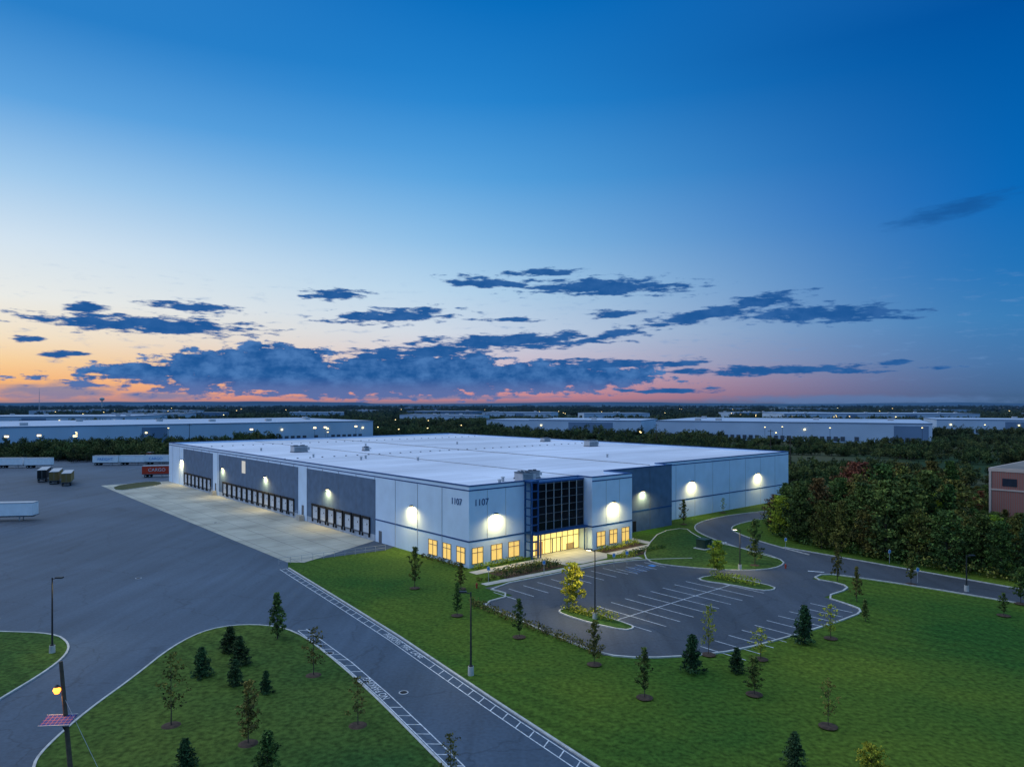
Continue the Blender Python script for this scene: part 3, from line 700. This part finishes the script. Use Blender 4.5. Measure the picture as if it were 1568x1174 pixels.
def sign(u,v):
    x,y=G(u,v); mb=MB(); mb.tube((0,0,0),(0,0,2.3),.035,.035,lightg,6); mb.box(-.22,.22,-.05,-.035,1.6,2.2,paint); mb.box(-.17,.17,-.056,-.05,1.7,2.1,bluep); mb.obj('traffic_sign',loc=(x,y,0))
for u,v in ((1362,862),(1405,892),(940,868),(960,864),(1203,842),(748,890),(833,880)): sign(u,v)
rd=M('hydrant_red',(.4,.05,.03),.5,.1,2)
def hydrant(u,v):
    x,y=G(u,v); mb=MB(); mb.tube((0,0,0),(0,0,.6),.13,.12,rd,10); mb.tube((0,0,.6),(0,0,.75),.15,.05,rd,10); mb.tube((-.22,0,.45),(.22,0,.45),.06,.06,rd,8); mb.tube((0,-.2,.4),(0,0,.4),.07,.07,rd,8); mb.obj('fire_hydrant',loc=(x,y,0))
hydrant(730,900); hydrant(1203,870)
# ------------------------------------------------ trailers
def trailer(x,y,a,body,name='semi_trailer',L=14.6,logo=False):
    e=empty(name,(x,y,0),a); mb=MB(); mb.box(-L/2,L/2,-1.28,1.28,1.15,4.05,body)
    k=-L/2
    while k<L/2-.1: mb.box(k,k+.09,-1.31,1.31,1.2,4.0,body); k+=1.2
    mb.box(-L/2-.03,L/2+.03,-1.33,1.33,1.08,1.25,mull); mb.box(-L/2-.03,L/2+.03,-1.33,1.33,3.95,4.1,lightg)
    mb.obj('body',e); mb=MB(); mb.box(-L/2+.3,L/2-.3,-.5,.5,.85,1.08,polem)
    for wx in (-L/2+1.2,-L/2+2.5):
        for s in (-1,1): mb.tube((wx,s*.75,.5),(wx,s*1.25,.5),.5,.5,dark,14); mb.tube((wx,s*1.25,.5),(wx,s*1.27,.5),.22,.2,lightg,10)
    for s in (-1,1): mb.box(L/2-3,L/2-2.85,s*.8-.08,s*.8+.08,0,1.08,lightg)
    mb.box(-L/2-.02,-L/2+.1,-1,1,.45,.55,lightg); mb.tube((-L/2,-.02,1.3),(-L/2,-.02,3.9),.03,.03,lightg,5)
    mb.obj('chassis',e)
    if logo: text('lettering',logo,1.6,(-L/2+2,-1.35,2.6),0,(paint if body is tred else bluep),e,.01,'LEFT',math.pi/2)
twh=M('trailer_white',(.8,.84,.88),.5,.06,.8); tred=M('trailer_red',(.55,.05,.02),.5,.1,.8); tblk=M('trailer_black',(.03,.035,.04),.5,.1,.8); ttan=M('trailer_tan',(.35,.24,.09),.6,.1,.8)
def TR(u,v,a,m,**k): x,y=G(u,v); trailer(x,y,math.radians(a),m,**k)
for i,u in enumerate((163,203,241)): TR(u,712-i*.6,5,twh,L=10.0,logo=('FREIGHT',False,'CARGO')[i])
for i,u in enumerate((-66,-24,18,60)): TR(u,716,[3,5,4,6][i],twh,L=10.0)
TR(222,706,5,tred,L=8)
TR(240,730,14,tred,L=9,logo='CARGO'); TR(68,735,118,tblk); TR(86,738,118,ttan); TR(104,741,118,ttan,L=13)
TR(0,797,8,twh)
# ------------------------------------------------ world: dusk sky with clouds
w=bpy.data.worlds.new('World'); scene.world=w; w.use_nodes=True; n=w.node_tree.nodes; l=w.node_tree.links; n.clear()
outn=n.new('ShaderNodeOutputWorld'); bg=n.new('ShaderNodeBackground'); l.new(bg.outputs[0],outn.inputs[0])
tc=n.new('ShaderNodeTexCoord'); sep=n.new('ShaderNodeSeparateXYZ'); l.new(tc.outputs['Generated'],sep.inputs[0])
def mth(op,a,b=None,c=None):
    x=n.new('ShaderNodeMath'); x.operation=op
    for i,q in enumerate((a,b,c)):
        if q is None: continue
        if isinstance(q,(int,float)): x.inputs[i].default_value=q
        else: l.new(q,x.inputs[i])
    return x.outputs[0]
X,Yy,Z=sep.outputs
hyp=mth('SQRT',mth('MAXIMUM',mth('ADD',mth('MULTIPLY',X,X),mth('MULTIPLY',Yy,Yy)),1e-6))
S=mth('DIVIDE',Z,hyp); AZ=mth('ARCTAN2',X,Yy)
az0=math.radians(-60)
dot=mth('DIVIDE',mth('ADD',mth('MULTIPLY',X,math.sin(az0)),mth('MULTIPLY',Yy,math.cos(az0))),hyp)
DEL=mth('ARCCOSINE',mth('MINIMUM',mth('MAXIMUM',dot,-.9999),.9999))
p=mth('MULTIPLY',mth('MAXIMUM',S,0),.5)
def ramp(stops):
    r=n.new('ShaderNodeValToRGB'); e=r.color_ramp.elements
    while len(e)>1: e.remove(e[-1])
    e[0].position=stops[0][0]/2; e[0].color=(*lin(stops[0][1]),1)
    for s,c in stops[1:]:
        x=e.new(min(1,s/2)); x.color=(*lin(c),1)
    l.new(p,r.inputs['Fac']); return r.outputs['Color']
Zc=(182,208,244)  # unseen zenith, raised brighter than dusk to fill the scene
rl_=ramp([(0,(130,120,140)),(.006,(228,152,120)),(.025,(248,184,116)),(.05,(250,209,150)),(.08,(246,227,196)),(.125,(237,237,231)),(.19,(214,229,241)),(.27,(163,203,237)),(.36,(94,163,223)),(.47,(42,127,200)),(.8,(50,125,200)),(1.6,Zc)])
rc_=ramp([(0,(105,108,142)),(.008,(206,134,140)),(.03,(226,165,168)),(.055,(212,194,206)),(.1,(203,215,231)),(.16,(176,210,236)),(.23,(134,188,231)),(.32,(84,162,223)),(.43,(38,134,209)),(.57,(4,110,190)),(.85,(50,125,200)),(1.6,Zc)])
rr_=ramp([(0,(58,90,126)),(.015,(66,102,146)),(.05,(68,116,168)),(.1,(56,125,184)),(.16,(32,115,185)),(.25,(6,104,184)),(.4,(0,90,168)),(.47,(0,82,160)),(.85,(45,120,195)),(1.6,Zc)])
back=ramp([(0,(110,150,200)),(.3,(110,170,225)),(1,(130,185,235)),(1.6,Zc)])  # unseen sky behind the camera, brightened to light the walls
def mrange(v,a,b,c=0,d=1,ss=True):
    m=n.new('ShaderNodeMapRange'); m.interpolation_type='SMOOTHSTEP' if ss else 'LINEAR'
    m.inputs['From Min'].default_value=a; m.inputs['From Max'].default_value=b; m.inputs['To Min'].default_value=c; m.inputs['To Max'].default_value=d; l.new(v,m.inputs['Value']); return m.outputs['Result']
def mixc(f,a,b):
    m=n.new('ShaderNodeMixRGB'); 
    if isinstance(f,float): m.inputs[0].default_value=f
    else: l.new(f,m.inputs[0])
    for i,q in ((1,a),(2,b)):
        if isinstance(q,tuple): m.inputs[i].default_value=(*q,1)
        else: l.new(q,m.inputs[i])
    return m.outputs[0]
f1=mrange(DEL,math.radians(15),math.radians(66)); f2=mrange(DEL,math.radians(50),math.radians(98))
sky=mixc(f2,mixc(f1,rl_,rc_),rr_)
sky=mixc(mrange(DEL,math.radians(104),math.radians(150)),sky,back)
cv=n.new('ShaderNodeCombineXYZ'); l.new(AZ,cv.inputs[0]); l.new(S,cv.inputs[1])
def noi(scale,sy,det,rough=.6):
    mp=n.new('ShaderNodeMapping'); mp.inputs['Scale'].default_value=(1,sy,1); l.new(cv.outputs[0],mp.inputs['Vector'])
    x=n.new('ShaderNodeTexNoise'); x.inputs['Scale'].default_value=scale; x.inputs['Detail'].default_value=det; x.inputs['Roughness'].default_value=rough; l.new(mp.outputs[0],x.inputs['Vector']); return x
nf=noi(30,4.8,5,.62)
def az_s(u,v):
    x=(u-784)/FOC; a=math.atan(x); return a,(HOR-v)/FOC*math.cos(a)
def field(lst):
    cur=None
    for (u,v,hw,hh,tl) in lst:
        a,s=az_s(u,v); mp=n.new('ShaderNodeMapping'); mp.vector_type='TEXTURE'; mp.inputs['Location'].default_value=(a,s,0); mp.inputs['Rotation'].default_value=(0,0,math.radians(tl)); c=math.cos(a)
        mp.inputs['Scale'].default_value=(hw/FOC*c*c,hh/FOC*c,1); l.new(cv.outputs[0],mp.inputs['Vector'])
        ln=n.new('ShaderNodeVectorMath'); ln.operation='LENGTH'; l.new(mp.outputs[0],ln.inputs[0])
        cur=ln.outputs['Value'] if cur is None else mth('MINIMUM',cur,ln.outputs['Value'])
    return mth('SUBTRACT',1,cur)
streaks=[(235,498,210,18,-1),(150,493,95,12,0),(602,484,115,15,4),(785,523,190,16,2),(925,439,170,17,-1),(745,433,80,11,-4),(825,417,70,7,1),(1085,481,150,14,8),(1260,480,150,18,-2),(1160,463,85,14,10),(515,451,60,11,2),(297,471,95,10,-2),(135,471,48,9,0),
 (940,480,40,9,0),(1375,555,32,6,0),(100,542,40,7,0),(940,556,130,8,-2),(1045,556,50,8,6),(940,512,50,9,8),(1190,567,220,9,0),(640,540,150,12,2),(1030,598,90,5,0),(38,519,40,7,0),(780,489,65,5,0)]
bank=[(560,582,430,30,0),(400,566,175,36,0),(310,556,58,26,0),(410,548,58,28,0),(465,550,45,24,0),(640,564,180,28,0),(830,578,210,28,0),(220,568,100,14,0)]
low=[(90,600,140,20,0),(250,606,110,9,0),(640,608,300,5,0),(1300,612,300,10,0)]
nb=mth('SUBTRACT',nf.outputs['Fac'],.5)
cs=mrange(mth('ADD',field(streaks),mth('MULTIPLY',nb,2.8)),.04,.5)
nb2=noi(34,1.6,7,.62); nbb=mth('SUBTRACT',nb2.outputs['Fac'],.5)
cb=mrange(mth('ADD',field(bank),mth('ADD',mth('MULTIPLY',nbb,1.6),mth('MULTIPLY',nb,1.5))),.0,.24)
cl=mrange(mth('ADD',field(low),mth('MULTIPLY',nb,1.2)),.0,.7,0,.75)
soft=mrange(mth('ADD',field([(1455,323,125,20,10)]),mth('MULTIPLY',nb,1.6)),.0,.9,0,.65)
band_=mth('MULTIPLY',mrange(S,.015,.06),mrange(S,.2,.1)); wis=mth('MULTIPLY',mth('MULTIPLY',mrange(nf.outputs['Fac'],.54,.72),band_),.35)
ccol=mixc(mrange(nb2.outputs['Fac'],.35,.7),lin((30,86,150)),lin((74,122,182)))
sky=mixc(wis,sky,lin((110,150,200)))
sky=mixc(cl,sky,lin((88,120,168)))
sky=mixc(cb,sky,mixc(mrange(S,.012,.04),lin((92,112,166)),ccol))
sky=mixc(cs,sky,mixc(.3,lin((32,88,152)),ccol))
sky=mixc(soft,sky,lin((20,80,145)))
sky=mixc(mrange(S,-.01,-.0005),lin((40,60,80)),sky)
l.new(sky,bg.inputs['Color']); bg.inputs['Strength'].default_value=1.0
w.cycles.sampling_method='MANUAL'; w.cycles.sample_map_resolution=512
dusk_fill=bpy.data.lights.new('dusk_fill','SUN'); dusk_fill.energy=1.1; dusk_fill.angle=math.radians(70); dusk_fill.color=(.88,.93,1)  # added soft fill standing in for sky glow after sunset
so=bpy.data.objects.new('dusk_fill',dusk_fill); COL.objects.link(so); so.rotation_euler=Vector((.62,-.1,-.62)).to_track_quat('-Z','Y').to_euler(); so.location=(0,0,200)
cam=bpy.data.cameras.new('camera'); co=bpy.data.objects.new('camera',cam); COL.objects.link(co)
co.location=(0,0,EYE); co.rotation_euler=(math.radians(90),0,0); cam.sensor_width=36; cam.lens=36*FOC/1568; cam.shift_y=(HOR-587)/1568
cam.clip_start=.5; cam.clip_end=30000
scene.camera=co
scene.view_settings.view_transform='Standard'; scene.view_settings.look='None'; scene.view_settings.exposure=0
